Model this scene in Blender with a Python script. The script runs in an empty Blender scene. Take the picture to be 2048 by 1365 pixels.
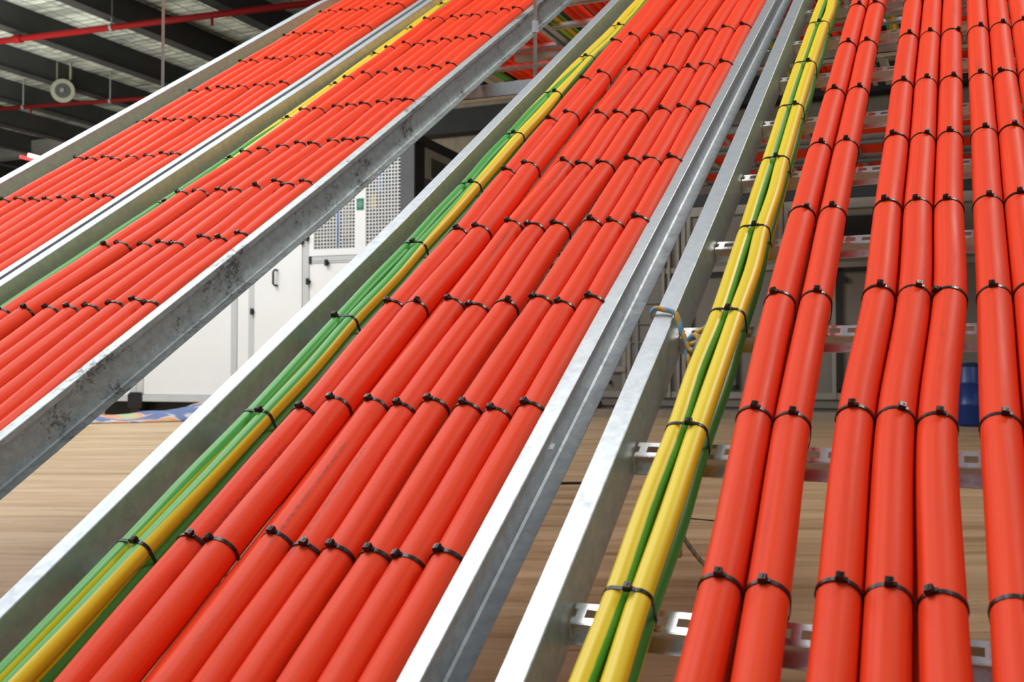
import bpy, math, random
import numpy as np
from mathutils import Vector, Matrix

C = bpy.context.scene.collection
SC = bpy.context.scene
R = math.radians
random.seed(7)
FZ = 0.5                       # camera height above the floor

# ------------------------------------------------------------------ camera, world, lights
cam_d = bpy.data.cameras.new('camera')
cam = bpy.data.objects.new('camera', cam_d)
C.objects.link(cam)
cam.location = (0, 0, FZ)
cam.rotation_euler = (R(90 + 1.518), 0, 0)
cam_d.sensor_width = 36.0
cam_d.lens = 2123.24 / 2048 * 36.0
cam_d.clip_start = 0.05
cam_d.clip_end = 200
cam_d.dof.use_dof = True
cam_d.dof.focus_distance = 2.0
cam_d.dof.aperture_fstop = 9.0
SC.camera = cam

SC.view_settings.view_transform = 'Standard'
SC.view_settings.look = 'None'
SC.view_settings.exposure = 0.08
SC.view_settings.gamma = 1.0
SC.view_settings.use_curve_mapping = False

world = bpy.data.worlds.new('world')
SC.world = world
world.use_nodes = True
bg = world.node_tree.nodes['Background']
bg.inputs[0].default_value = (0.86, 0.93, 1.0, 1)
bg.inputs[1].default_value = 0.26


def area(name, loc, target, sx, sy, power, col=(1, 1, 1)):
    d = bpy.data.lights.new(name, 'AREA')
    d.shape = 'RECTANGLE'
    d.size = sx
    d.size_y = sy
    d.energy = power
    d.color = col
    o = bpy.data.objects.new(name, d)
    C.objects.link(o)
    o.location = loc
    v = Vector(target) - Vector(loc)
    o.rotation_euler = v.to_track_quat('-Z', 'Y').to_euler()
    return o


area('roof_or_fill_lamp', (-1.7, 1.9, 5.3), (-1.2, 2.0, 0), 3.6, 2.4, 165, (1.0, 0.98, 0.95))
area('roof_or_fill_lamp', (-6.4, 6.2, 5.3), (-4.2, 4.6, 0), 9.0, 6.5, 330, (0.95, 0.98, 1.0))
area('roof_or_fill_lamp', (3.4, 3.4, 5.3), (1.0, 2.2, 0), 1.2, 1.0, 85, (1.0, 0.95, 0.88))
area('roof_or_fill_lamp', (-4.2, 7.6, 4.9), (-2.5, 10.8, 0.4), 3.0, 2.0, 170, (0.93, 0.98, 1.0))  # fill lamp added to brighten the white cabinet front
area('roof_or_fill_lamp', (-8.5, 12.5, 2.6), (-9.5, 18.0, 5.5), 5.0, 3.0, 620, (0.97, 1.0, 0.93))  # upward fill added below the roof to brighten the foil ceiling
area('right_fill', (6.5, -3.5, 2.4), (0.0, 2.0, 0.3), 4.0, 3.6, 45, (0.9, 0.96, 1.0))  # fill light added behind right to brighten the right-facing rail webs

# ------------------------------------------------------------------ ladder coordinate frame
AZ, EL = R(23.594), R(32.797)
U = np.array([math.cos(AZ), -math.sin(AZ), 0.0])
WH = np.array([math.sin(AZ), math.cos(AZ), 0.0])
ZZ = np.array([0.0, 0.0, 1.0])
S0, RB = 4.2, 2.0


def frame(s):
    """origin, tangent, normal of the ladder run at path length s (straight slope, bend, level)"""
    v = math.cos(EL) * WH + math.sin(EL) * ZZ
    if s <= S0:
        return s * v, v, -math.sin(EL) * WH + math.cos(EL) * ZZ
    t = min((s - S0) / RB, EL)
    # level part lies above: turn about a centre below the run
    n0 = -math.sin(EL) * WH + math.cos(EL) * ZZ
    c = S0 * v - RB * n0
    ph = EL - t
    n = -math.sin(ph) * WH + math.cos(ph) * ZZ
    tg = math.cos(ph) * WH + math.sin(ph) * ZZ
    o = c + RB * n
    rest = (s - S0) - RB * t
    if rest > 0:
        o = o + rest * tg
    return o, tg, n


def P(u, s, h):
    o, t, n = frame(s)
    p = o + u * U - h * n
    return np.array([p[0], p[1], p[2] + FZ])


SEND = 7.6


# ------------------------------------------------------------------ material helpers
def mat(name, col, rough=0.5, metal=0.0, spec=0.5):
    m = bpy.data.materials.new(name)
    m.use_nodes = True
    b = m.node_tree.nodes['Principled BSDF']
    b.inputs['Base Color'].default_value = (*col, 1)
    b.inputs['Roughness'].default_value = rough
    b.inputs['Metallic'].default_value = metal
    b.inputs['Specular IOR Level'].default_value = spec
    return m


def N(m, t, **kw):
    n = m.node_tree.nodes.new(t)
    for k, v in kw.items():
        setattr(n, k, v)
    return n


def L(m, a, b):
    m.node_tree.links.new(a, b)


def ramp(m, fac, stops):
    r = N(m, 'ShaderNodeValToRGB')
    e = r.color_ramp.elements
    while len(e) < len(stops):
        e.new(0.5)
    for i, (p, c) in enumerate(stops):
        e[i].position = p
        e[i].color = (*c, 1) if len(c) == 3 else c
    L(m, fac, r.inputs[0])
    return r.outputs[0]


def noise(m, scale, detail=4, rough=0.6, vec=None, dist=0.0, sc=(1, 1, 1)):
    n = N(m, 'ShaderNodeTexNoise')
    n.inputs['Scale'].default_value = scale
    n.inputs['Detail'].default_value = detail
    n.inputs['Roughness'].default_value = rough
    n.inputs['Distortion'].default_value = dist
    if vec is not None:
        mp = N(m, 'ShaderNodeMapping')
        mp.inputs['Scale'].default_value = sc
        L(m, vec, mp.inputs[0])
        L(m, mp.outputs[0], n.inputs['Vector'])
    return n.outputs[0]


def mix(m, fac, a, b, mode='MIX'):
    x = N(m, 'ShaderNodeMix', data_type='RGBA', blend_type=mode)
    if isinstance(fac, (int, float)):
        x.inputs[0].default_value = fac
    else:
        L(m, fac, x.inputs[0])
    for i, v in ((6, a), (7, b)):
        if isinstance(v, tuple):
            x.inputs[i].default_value = (*v, 1)
        else:
            L(m, v, x.inputs[i])
    return x.outputs[2]


def bump(m, h, strength, dist=0.001):
    b = N(m, 'ShaderNodeBump')
    b.inputs['Strength'].default_value = strength
    b.inputs['Distance'].default_value = dist
    L(m, h, b.inputs['Height'])
    L(m, b.outputs[0], bs(m).inputs['Normal'])


def bs(m):
    return m.node_tree.nodes['Principled BSDF']


def math_n(m, op, a, b=None):
    x = N(m, 'ShaderNodeMath', operation=op)
    for i, v in ((0, a), (1, b)):
        if v is None:
            continue
        if isinstance(v, (int, float)):
            x.inputs[i].default_value = v
        else:
            L(m, v, x.inputs[i])
    return x.outputs[0]


def uvsep(m):
    u = N(m, 'ShaderNodeUVMap')
    s = N(m, 'ShaderNodeSeparateXYZ')
    L(m, u.outputs[0], s.inputs[0])
    return u.outputs[0], s.outputs[0], s.outputs[1]


def red_cable_mat():
    m = mat('red_sheath', (0.72, 0.045, 0.022), 0.42)
    uv, a, v = uvsep(m)
    # long fine drag streaks along the sheath
    st = noise(m, 1.0, 5, 0.65, uv, 0, (22, 1.2, 1))
    c = ramp(m, st, [(0.25, (0.74, 0.036, 0.006)), (0.55, (0.87, 0.054, 0.008)), (0.8, (0.93, 0.076, 0.014))])
    ob = N(m, 'ShaderNodeObjectInfo')
    # scuffs
    sc = noise(m, 1.0, 6, 0.7, uv, 0.4, (5, 3.1, 1))
    dirt = ramp(m, sc, [(0.60, (0, 0, 0)), (0.72, (1, 1, 1))])
    c = mix(m, math_n(m, 'MULTIPLY', dirt, 0.35), c, (0.30, 0.03, 0.025))
    # faint grey print line: dashes of broken marks in a narrow angular band
    band = math_n(m, 'COMPARE', math_n(m, 'FRACT', math_n(m, 'ADD', a, ob.outputs['Random'])), 0.5)
    band.node.inputs[2].default_value = 0.018
    long_ = noise(m, 1.0, 1, 0.5, uv, 0, (0.01, 3.0, 1))
    lm = ramp(m, long_, [(0.52, (0, 0, 0)), (0.56, (1, 1, 1))])
    fine = noise(m, 1.0, 3, 0.8, uv, 0, (60, 130, 1))
    fm = ramp(m, fine, [(0.45, (0, 0, 0)), (0.52, (1, 1, 1))])
    pm = math_n(m, 'MULTIPLY', math_n(m, 'MULTIPLY', band, lm), fm)
    c = mix(m, math_n(m, 'MULTIPLY', pm, 0.6), c, (0.16, 0.05, 0.05))
    L(m, c, bs(m).inputs['Base Color'])
    rr = ramp(m, sc, [(0.3, (0.44,) * 3), (0.7, (0.6,) * 3)])
    L(m, rr, bs(m).inputs['Roughness'])
    bs(m).inputs['Specular IOR Level'].default_value = 0.24
    bump(m, st, 0.10, 0.0006)
    return m


def earth_mat():
    m = mat('earth_sheath', (0.8, 0.6, 0.02), 0.38)
    uv, a, v = uvsep(m)
    f = math_n(m, 'FRACT', a)
    wob = noise(m, 1.0, 3, 0.6, uv, 0, (0.0, 30, 1))
    f2 = math_n(m, 'ADD', f, math_n(m, 'MULTIPLY', math_n(m, 'SUBTRACT', wob, 0.5), 0.02))
    g = math_n(m, 'LESS_THAN', f2, 0.47)
    st = noise(m, 1.0, 4, 0.6, uv, 0, (14, 2, 1))
    green = ramp(m, st, [(0.3, (0.035, 0.30, 0.03)), (0.7, (0.085, 0.42, 0.055))])
    yel = ramp(m, st, [(0.3, (0.80, 0.56, 0.006)), (0.7, (0.90, 0.68, 0.025))])
    L(m, mix(m, g, yel, green), bs(m).inputs['Base Color'])
    return m


def galv_mat(name, base=(0.60, 0.64, 0.65), dark=(0.42, 0.45, 0.47), rough=(0.28, 0.5), stain=0.0, metal=0.9, scale=60):
    m = mat(name, base, 0.4, metal)
    tc = N(m, 'ShaderNodeTexCoord')
    n1 = noise(m, scale, 6, 0.7, tc.outputs['Object'])
    vor = N(m, 'ShaderNodeTexVoronoi')
    vor.inputs['Scale'].default_value = scale * 1.6
    L(m, tc.outputs['Object'], vor.inputs['Vector'])
    c = ramp(m, n1, [(0.3, dark), (0.65, base)])
    bw = N(m, 'ShaderNodeRGBToBW')
    L(m, vor.outputs['Color'], bw.inputs[0])
    c = mix(m, 0.30, c, ramp(m, bw.outputs[0], [(0.2, (0.36, 0.37, 0.39)), (0.8, (0.66, 0.66, 0.67))]), 'SOFT_LIGHT')
    if stain > 0:
        n2 = noise(m, 6, 8, 0.75, tc.outputs['Object'])
        n3 = noise(m, 110, 4, 0.75, tc.outputs['Object'])
        k = math_n(m, 'ADD', math_n(m, 'MULTIPLY', n2, 0.62), math_n(m, 'MULTIPLY', n3, 0.38))
        sm = ramp(m, k, [(0.53, (0, 0, 0)), (0.585, (1, 1, 1))])
        c = mix(m, math_n(m, 'MULTIPLY', sm, stain), c, (0.07, 0.065, 0.06))
    L(m, c, bs(m).inputs['Base Color'])
    L(m, ramp(m, n1, [(0.3, (rough[1],) * 3), (0.7, (rough[0],) * 3)]), bs(m).inputs['Roughness'])
    bump(m, n1, 0.12, 0.0008)
    return m


def noisy_mat(name, a, b, scale=8, rough=0.6, metal=0.0, sc=(1, 1, 1), bmp=0.0):
    m = mat(name, a, rough, metal)
    tc = N(m, 'ShaderNodeTexCoord')
    n = noise(m, scale, 5, 0.6, tc.outputs['Object'], 0, sc)
    L(m, ramp(m, n, [(0.3, a), (0.7, b)]), bs(m).inputs['Base Color'])
    if bmp:
        bump(m, n, bmp, 0.002)
    return m


def plywood_mat():
    m = mat('plywood', (0.5, 0.36, 0.22), 0.55)
    tc = N(m, 'ShaderNodeTexCoord')
    g = noise(m, 1.0, 7, 0.66, tc.outputs['Object'], 0.9, (0.8, 6.5, 1))
    c = ramp(m, g, [(0.28, (0.27, 0.155, 0.075)), (0.42, (0.47, 0.31, 0.165)), (0.58, (0.62, 0.44, 0.255)), (0.8, (0.75, 0.57, 0.36))])
    f = noise(m, 1.0, 5, 0.8, tc.outputs['Object'], 0.3, (3, 42, 1))
    c = mix(m, 0.30, c, ramp(m, f, [(0.3, (0.36,) * 3), (0.7, (0.62,) * 3)]), 'OVERLAY')
    # knots and short dark flecks
    k = noise(m, 1.0, 3, 0.6, tc.outputs['Object'], 0.5, (4.5, 26, 1))
    km = ramp(m, k, [(0.66, (0, 0, 0)), (0.72, (1, 1, 1))])
    c = mix(m, math_n(m, 'MULTIPLY', km, 0.6), c, (0.10, 0.052, 0.028))
    sp = noise(m, 55, 2, 0.5, tc.outputs['Object'])
    sm = ramp(m, sp, [(0.74, (0, 0, 0)), (0.77, (1, 1, 1))])
    c = mix(m, math_n(m, 'MULTIPLY', sm, 0.75), c, (0.05, 0.03, 0.02))
    L(m, c, bs(m).inputs['Base Color'])
    bump(m, g, 0.15, 0.003)
    return m


def foil_mat():
    """roof blanket: silver foil sagging over a safety mesh"""
    m = mat('foil_blanket', (0.62, 0.66, 0.60), 0.5, 0.35)
    tc = N(m, 'ShaderNodeTexCoord')
    n = noise(m, 1.0, 5, 0.7, tc.outputs['Object'], 0.8, (1.1, 5.5, 1))
    c = ramp(m, n, [(0.32, (0.16, 0.17, 0.155)), (0.48, (0.45, 0.47, 0.42)), (0.66, (0.80, 0.84, 0.74))])
    sep = N(m, 'ShaderNodeSeparateXYZ')
    L(m, tc.outputs['Object'], sep.inputs[0])
    gx = math_n(m, 'LESS_THAN', math_n(m, 'FRACT', math_n(m, 'MULTIPLY', sep.outputs[0], 3.3)), 0.09)
    gy = math_n(m, 'LESS_THAN', math_n(m, 'FRACT', math_n(m, 'MULTIPLY', sep.outputs[1], 6.6)), 0.16)
    gr = math_n(m, 'MAXIMUM', gx, gy)
    c = mix(m, math_n(m, 'MULTIPLY', gr, 0.7), c, (0.07, 0.07, 0.065))
    L(m, c, bs(m).inputs['Base Color'])
    bump(m, n, 0.8, 0.05)
    return m


def rope_mat():
    m = mat('rope_fibre', (0.1, 0.25, 0.5), 0.8)
    uv, a, v = uvsep(m)
    f = math_n(m, 'FRACT', math_n(m, 'ADD', math_n(m, 'MULTIPLY', a, 2.0), math_n(m, 'MULTIPLY', v, 55.0)))
    k = math_n(m, 'GREATER_THAN', math_n(m, 'FRACT', math_n(m, 'ADD', a, math_n(m, 'MULTIPLY', v, 27.5))), 0.5)
    L(m, mix(m, k, (0.16, 0.32, 0.52), (0.62, 0.36, 0.08)), bs(m).inputs['Base Color'])
    bump(m, math_n(m, 'PINGPONG', f, 0.5), 0.9, 0.002)
    return m


def rug_mat():
    m = mat('rug_cloth', (0.2, 0.25, 0.42), 0.9)
    tc = N(m, 'ShaderNodeTexCoord')
    n = noise(m, 1.0, 2, 0.5, tc.outputs['Object'], 0.8, (2.0, 3.6, 1))
    c = ramp(m, n, [(0.40, (0.14, 0.19, 0.36)), (0.47, (0.17, 0.22, 0.40)), (0.50, (0.62, 0.60, 0.56)),
                    (0.54, (0.72, 0.32, 0.16)), (0.62, (0.75, 0.36, 0.18)), (0.66, (0.42, 0.56, 0.32))])
    L(m, c, bs(m).inputs['Base Color'])
    return m


M_RED = red_cable_mat()
M_EARTH = earth_mat()
M_RAIL = galv_mat('galvanised_rail', (0.56, 0.60, 0.62), (0.44, 0.47, 0.50), (0.40, 0.52), 0.0, 0.82, 55)
M_RAILD = galv_mat('stained_galvanised_rail', (0.58, 0.62, 0.62), (0.38, 0.41, 0.42), (0.40, 0.54), 0.75, 0.8, 55)
M_RUNG = galv_mat('galvanised_rung', (0.86, 0.86, 0.87), (0.74, 0.74, 0.76), (0.18, 0.30), 0.0, 0.92, 120)
M_TIE = mat('black_nylon', (0.005, 0.005, 0.006), 0.3, 0, 0.45)
M_WHITE = noisy_mat('white_panel', (0.80, 0.81, 0.80), (0.84, 0.85, 0.84), 3, 0.45)
M_GREYP = noisy_mat('light_grey_profile', (0.52, 0.54, 0.54), (0.57, 0.59, 0.59), 5, 0.4)
M_LINE = mat('panel_joint', (0.22, 0.23, 0.23), 0.6)
M_BLACK = mat('black_plastic', (0.012, 0.012, 0.013), 0.5)
M_DARKG = noisy_mat('charcoal_panel', (0.075, 0.077, 0.085), (0.09, 0.092, 0.10), 4, 0.6)
M_MESH = mat('mesh_wire', (0.72, 0.72, 0.70), 0.4, 0.2)
M_BEIGE = noisy_mat('beige_panel', (0.185, 0.165, 0.135), (0.215, 0.19, 0.155), 2.5, 0.5)
M_BEIGEL = noisy_mat('pale_beige_frame', (0.27, 0.25, 0.215), (0.32, 0.295, 0.25), 4, 0.45)
M_RUBBER = mat('black_rubber', (0.008, 0.008, 0.009), 0.6)
M_PIPE = mat('red_pipe_paint', (0.13, 0.003, 0.003), 0.7, 0, 0.1)
M_PIPE2 = mat('dark_red_pipe_paint', (0.08, 0.003, 0.003), 0.7, 0, 0.1)
M_ROD = noisy_mat('zinc_rod', (0.50, 0.56, 0.60), (0.38, 0.44, 0.48), 90, 0.4, 0.0)
M_STEEL = noisy_mat('dark_steel', (0.014, 0.014, 0.014), (0.024, 0.023, 0.022), 3, 0.7)
M_STEELG = noisy_mat('grey_steel', (0.11, 0.11, 0.10), (0.16, 0.155, 0.14), 3, 0.6)
M_PLY = plywood_mat()
M_FOIL = foil_mat()
M_ROPE = rope_mat()
M_RUG = rug_mat()
M_WALL = noisy_mat('dim_wall', (0.065, 0.06, 0.055), (0.10, 0.095, 0.085), 0.7, 0.8)
M_TAN = noisy_mat('raw_board', (0.20, 0.155, 0.11), (0.30, 0.24, 0.17), 3, 0.7, 0, (1, 6, 1))
M_BLUE = mat('blue_drum_plastic', (0.006, 0.035, 0.20), 0.35)
M_BLUEP = mat('blue_pipe', (0.05, 0.22, 0.62), 0.4)
M_YEL = mat('yellow_part', (0.5, 0.36, 0.05), 0.5)
M_GREEN = mat('green_sign', (0.0, 0.16, 0.085), 0.5)
M_SIGNW = mat('sign_mark', (0.45, 0.62, 0.55), 0.5)
M_TUBE = mat('lamp_tube', (1, 0.7, 0.7), 0.5)
bs(M_TUBE).inputs['Emission Color'].default_value = (1.0, 0.75, 0.72, 1)
bs(M_TUBE).inputs['Emission Strength'].default_value = 2.2
M_TUBER = mat('red_lamp', (0.8, 0.03, 0.03), 0.5)
bs(M_TUBER).inputs['Emission Color'].default_value = (1.0, 0.10, 0.09, 1)
bs(M_TUBER).inputs['Emission Strength'].default_value = 1.2
M_HORN = noisy_mat('horn_shell', (0.08, 0.075, 0.045), (0.11, 0.10, 0.065), 10, 0.5)


# ------------------------------------------------------------------ mesh helpers
class MB:
    def __init__(self):
        self.v, self.f, self.uv, self.sm = [], [], [], []

    def box(self, x0, x1, y0, y1, z0, z1, M=None):
        b = len(self.v)
        for x in (x0, x1):
            for y in (y0, y1):
                for z in (z0, z1):
                    p = Vector((x, y, z))
                    if M is not None:
                        p = M @ p
                    self.v.append(tuple(p))
        for q in ((0, 1, 3, 2), (4, 6, 7, 5), (0, 4, 5, 1), (2, 3, 7, 6), (0, 2, 6, 4), (1, 5, 7, 3)):
            self.f.append(tuple(b + i for i in q))
            self.uv.append([(0, 0)] * 4)
            self.sm.append(False)
        return self

    def tube(self, pts, rad, seg=12, phase=0.0, cap=True, nrm=None):
        """sweep a circle along pts; uv = (turn, length)"""
        pts = [np.array(p, float) for p in pts]
        b = len(self.v)
        n = len(pts)
        prev = None
        ln = 0.0
        L_ = []
        for i, p in enumerate(pts):
            t = pts[min(i + 1, n - 1)] - pts[max(i - 1, 0)]
            t = t / (np.linalg.norm(t) + 1e-12)
            if nrm is not None:
                a = np.array(nrm[i], float)
            elif prev is None:
                a = np.array([0, 0, 1.0]) if abs(t[2]) < 0.9 else np.array([1.0, 0, 0])
            else:
                a = prev
            a = a - t * (a @ t)
            a = a / (np.linalg.norm(a) + 1e-12)
            prev = a
            c = np.cross(a, t)      # +u side when a is the normal
            if i:
                ln += float(np.linalg.norm(p - pts[i - 1]))
            L_.append(ln)
            r = rad[i] if hasattr(rad, '__len__') else rad
            for k in range(seg):
                an = 2 * math.pi * k / seg
                q = p + r * (math.cos(an) * (-c) * -1 + math.sin(an) * a)
                self.v.append(tuple(q))
        for i in range(n - 1):
            pa = phase[i] if hasattr(phase, '__len__') else phase
            pb = phase[i + 1] if hasattr(phase, '__len__') else phase
            for k in range(seg):
                k2 = (k + 1) % seg
                self.f.append((b + i * seg + k, b + i * seg + k2, b + (i + 1) * seg + k2, b + (i + 1) * seg + k))
                u0, u1 = 0.5 - k / seg, 0.5 - (k + 1) / seg
                self.uv.append([(u0 + pa, L_[i]), (u1 + pa, L_[i]), (u1 + pb, L_[i + 1]), (u0 + pb, L_[i + 1])])
                self.sm.append(seg > 6)
        if cap:
            self.f.append(tuple(b + k for k in range(seg))[::-1])
            self.uv.append([(0, 0)] * seg)
            self.sm.append(False)
            self.f.append(tuple(b + (n - 1) * seg + k for k in range(seg)))
            self.uv.append([(0, 0)] * seg)
            self.sm.append(False)
        return self

    def sweep(self, rings, closed=True, smooth=False):
        """rings: list of equally long vertex loops"""
        b = len(self.v)
        m = len(rings[0])
        for r in rings:
            self.v.extend(tuple(p) for p in r)
        for i in range(len(rings) - 1):
            for k in range(m if closed else m - 1):
                k2 = (k + 1) % m
                self.f.append((b + i * m + k, b + i * m + k2, b + (i + 1) * m + k2, b + (i + 1) * m + k))
                self.uv.append([(0, 0)] * 4)
                self.sm.append(smooth)
        if closed:
            self.f.append(tuple(b + k for k in range(m))[::-1])
            self.uv.append([(0, 0)] * m)
            self.sm.append(False)
            self.f.append(tuple(b + (len(rings) - 1) * m + k for k in range(m)))
            self.uv.append([(0, 0)] * m)
            self.sm.append(False)
        return self

    def mesh(self, name, m):
        me = bpy.data.meshes.new(name)
        me.from_pydata([tuple(float(c) for c in v) for v in self.v], [], self.f)
        uvl = me.uv_layers.new(name='UVMap')
        flat = [c for f in self.uv for p in f for c in p]
        uvl.data.foreach_set('uv', flat)
        me.polygons.foreach_set('use_smooth', self.sm)
        for mm in (m if isinstance(m, (list, tuple)) else [m]):
            me.materials.append(mm)
        me.validate()
        me.update()
        return me

    def obj(self, name, m, parent=None):
        """link as one object; top-level ones get their origin moved to their lowest vertex"""
        if parent is None and self.v:
            lo = min(self.v, key=lambda p: p[2])
            self.v = [(p[0] - lo[0], p[1] - lo[1], p[2] - lo[2]) for p in self.v]
        o = bpy.data.objects.new(name, self.mesh(name, m))
        C.objects.link(o)
        if parent is None:
            if self.v:
                o.location = lo
        else:
            o.parent = parent
        return o


def tag(o, label=None, cat=None, group=None, kind=None):
    if label:
        o['label'] = label
    if cat:
        o['category'] = cat
    if group:
        o['group'] = group
    if kind:
        o['kind'] = kind
    return o


def empty(name, loc=(0, 0, 0), rz=0.0):
    o = bpy.data.objects.new(name, None)
    o.empty_display_size = 0.1
    C.objects.link(o)
    o.location = loc
    o.rotation_euler = (0, 0, rz)
    return o


def bevel(o, w, seg=2):
    b = o.modifiers.new('bevel', 'BEVEL')
    b.width = w
    b.segments = seg
    b.limit_method = 'ANGLE'
    return o


def interp(tab, s):
    """Catmull-Rom through (s, u) points, held straight outside"""
    n = len(tab)
    if s <= tab[0][0]:
        return tab[0][1]
    if s >= tab[-1][0]:
        return tab[-1][1]
    for i in range(n - 1):
        if tab[i][0] <= s <= tab[i + 1][0]:
            t = (s - tab[i][0]) / (tab[i + 1][0] - tab[i][0])
            p0 = tab[max(i - 1, 0)][1]
            p1, p2 = tab[i][1], tab[i + 1][1]
            p3 = tab[min(i + 2, n - 1)][1]
            return 0.5 * ((2 * p1) + (-p0 + p2) * t + (2 * p0 - 5 * p1 + 4 * p2 - p3) * t * t + (-p0 + 3 * p1 - 3 * p2 + p3) * t ** 3)


def lin(tab, s):
    xs = [a for a, b in tab]
    ys = [b for a, b in tab]
    if s < xs[0]:
        return ys[0] + (s - xs[0]) * (ys[1] - ys[0]) / (xs[1] - xs[0]) if len(xs) > 1 else ys[0]
    return float(np.interp(s, xs, ys))


# ------------------------------------------------------------------ the setting: floor, roof, walls
def struct(mb, name, m):
    return tag(mb.obj(name, m), kind='structure')


fl = MB().box(-16, 12, -3.0, 30, -0.06, 0.0)
struct(fl, 'floor', M_PLY)

CE = 5.5
RZ = -AZ
Mroof = Matrix.Rotation(RZ, 4, 'Z')
cl = bpy.data.objects.new('ceiling', MB().box(-26, 16, 6.0, 34, CE, CE + 0.05).mesh('ceiling', M_FOIL))
C.objects.link(cl)
cl.rotation_euler = (0, 0, RZ)
tag(cl, kind='structure')
w = bpy.data.objects.new('wall_back', MB().box(-26, 16, 26, 26.1, 0, CE).mesh('wall_back', M_WALL))
C.objects.link(w)
w.rotation_euler = (0, 0, RZ)
tag(w, kind='structure')


def rot(x, y, z):
    return Mroof @ Vector((x, y, z))


# ------------------------------------------------------------------ cable ladders
RUNG_S0, RUNG_DS = 0.801, 0.306
H_RT, H_RB, FLW = 0.798, 0.872, 0.031
TH = 0.0016
H_TOP = 0.842           # rung top


def rail_rings(tab, side, stations, flw=FLW, H_RT=H_RT, H_RB=H_RB):
    """C profile, web at u(s), flanges pointing to side (-1 left, +1 right)"""
    rings = []
    for s in stations:
        u = lin(tab, s)
        d = side
        prof = [(0, H_RT + 0.0012), (0.0012, H_RT), (flw - 0.001, H_RT), (flw, H_RT + 0.001), (flw, H_RT + 0.011), (flw - TH, H_RT + 0.011),
                (flw - TH, H_RT + TH), (TH, H_RT + TH + 0.001),
                (TH, H_RB - TH - 0.003), (TH + 0.003, H_RB - TH), (flw, H_RB - TH), (flw, H_RB), (0.0012, H_RB), (0, H_RB - 0.0012)]
        ring = [P(u + d * a, s, h) for a, h in prof]
        if d > 0:
            ring = ring[::-1]
        rings.append(ring)
    return rings


def sub(rings, org):
    return [[tuple(np.array(p) - org) for p in r] for r in rings]


_rung_cache = {}


def rung_mesh(width):
    key = round(width, 2)
    if key in _rung_cache:
        return _rung_cache[key]
    mb = MB()
    hw = key / 2
    t = 0.0015
    z0 = 0.0           # local z=0 is the rung's top face
    mb.box(-hw, hw, -0.0145, -0.0065, -t, 0)
    mb.box(-hw, hw, 0.0065, 0.0145, -t, 0)
    n = int(key / 0.0262)
    x = -hw + 0.004
    while x < hw - 0.005:
        mb.box(x, x + 0.0105, -0.0065, 0.0065, -t, 0)
        x += 0.0262
    mb.box(-hw, hw, -0.0160, -0.0145, -0.020, -0.0006)
    mb.box(-hw, hw, 0.0145, 0.0160, -0.020, -0.0006)
    mb.box(-hw, hw, -0.0285, -0.0145, -0.0215, -0.020)
    mb.box(-hw, hw, 0.0145, 0.0285, -0.0215, -0.020)
    me = mb.mesh('rung', M_RUNG)
    _rung_cache[key] = me
    return me


def frame_mat(u, s, h):
    o, t, n = frame(s)
    p = P(u, s, h)
    x, y, z = U, t, n
    return Matrix(((x[0], y[0], z[0], p[0]), (x[1], y[1], z[1], p[1]), (x[2], y[2], z[2], p[2]), (0, 0, 0, 1)))


STN = [0.43] + [0.5 + 0.1 * i for i in range(37)] + [4.2 + 0.08 * i for i in range(15)] + [5.5 + 0.5 * i for i in range(12)]
STN = [s for s in STN if s <= SEND]

def sc(tab, h):
    return [(a, b * h / 0.798) for a, b in tab]


# name, left web (s, u), right web (s, u), flange width, materials, rail top, rail bottom, rung top
LADDERS = [
    ('leftmost', sc([(2.3, -2.765), (4.3, -2.745)], 0.772), sc([(1.7, -2.138), (2.93, -2.108)], 0.772), 0.046, M_RAIL, M_RAIL, 0.772, 0.8555, H_TOP),
    ('second from left', sc([(1.59, -2.0632), (2.93, -2.0262)], 0.772), sc([(1.04, -1.5216), (2.04, -1.478), (3.08, -1.466), (3.74, -1.456)], 0.772), FLW, M_RAIL, M_RAILD, 0.772, 0.8555, 0.849),
    ('third from left', sc([(0.65, -1.1379), (1.76, -1.106), (3.57, -1.0985)], 0.785), sc([(0.64, -0.5555), (3.28, -0.561)], 0.785), FLW, M_RAIL, M_RAIL, 0.785, 0.868, H_TOP),
    ('rightmost', [(0.66, -0.418), (1.2, -0.4252), (1.87, -0.430), (3.23, -0.4475)], [(0.7, 0.165), (3.2, 0.14)], FLW, M_RAIL, M_RAIL, 0.798, 0.870, H_TOP),
]
LABEL = {
    'leftmost': 'galvanised cable ladder sloping up at the far left, without earth cables',
    'second from left': 'galvanised cable ladder with dark stains on its right rail',
    'third from left': 'galvanised cable ladder in the middle foreground, packed with eight cables',
    'rightmost': 'galvanised cable ladder at the right with bare slotted rungs showing',
}
for nm, lt, rt, flw, ml, mr, hrt, hrb, htop in LADDERS:
    org = P((lin(lt, 0.5) + lin(rt, 0.5)) / 2, 0.43, hrb)
    e = empty('cable_ladder', org)
    tag(e, LABEL[nm], 'cable ladder', 'cable ladders side by side')
    MB().sweep(sub(rail_rings(lt, -1, STN, flw, hrt, hrb), org)).obj('side_rail', ml, e)
    o = MB().sweep(sub(rail_rings(rt, 1, STN, 0.0265, hrt, hrb), org)).obj('side_rail', mr, e)
    if mr is M_RAILD:
        o['label'] = 'right side rail with dark speckled stains'
    k = 0
    while RUNG_S0 + RUNG_DS * k < SEND - 0.1:
        s = RUNG_S0 + RUNG_DS * k
        ul, ur = lin(lt, s), lin(rt, s)
        r = bpy.data.objects.new('rung', rung_mesh(ur - ul - 0.001))
        C.objects.link(r)
        r.parent = e
        Mx = frame_mat((ul + ur) / 2, s, htop)
        Mx.translation = Mx.translation - Vector(org)
        r.matrix_local = Mx
        k += 1

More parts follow.
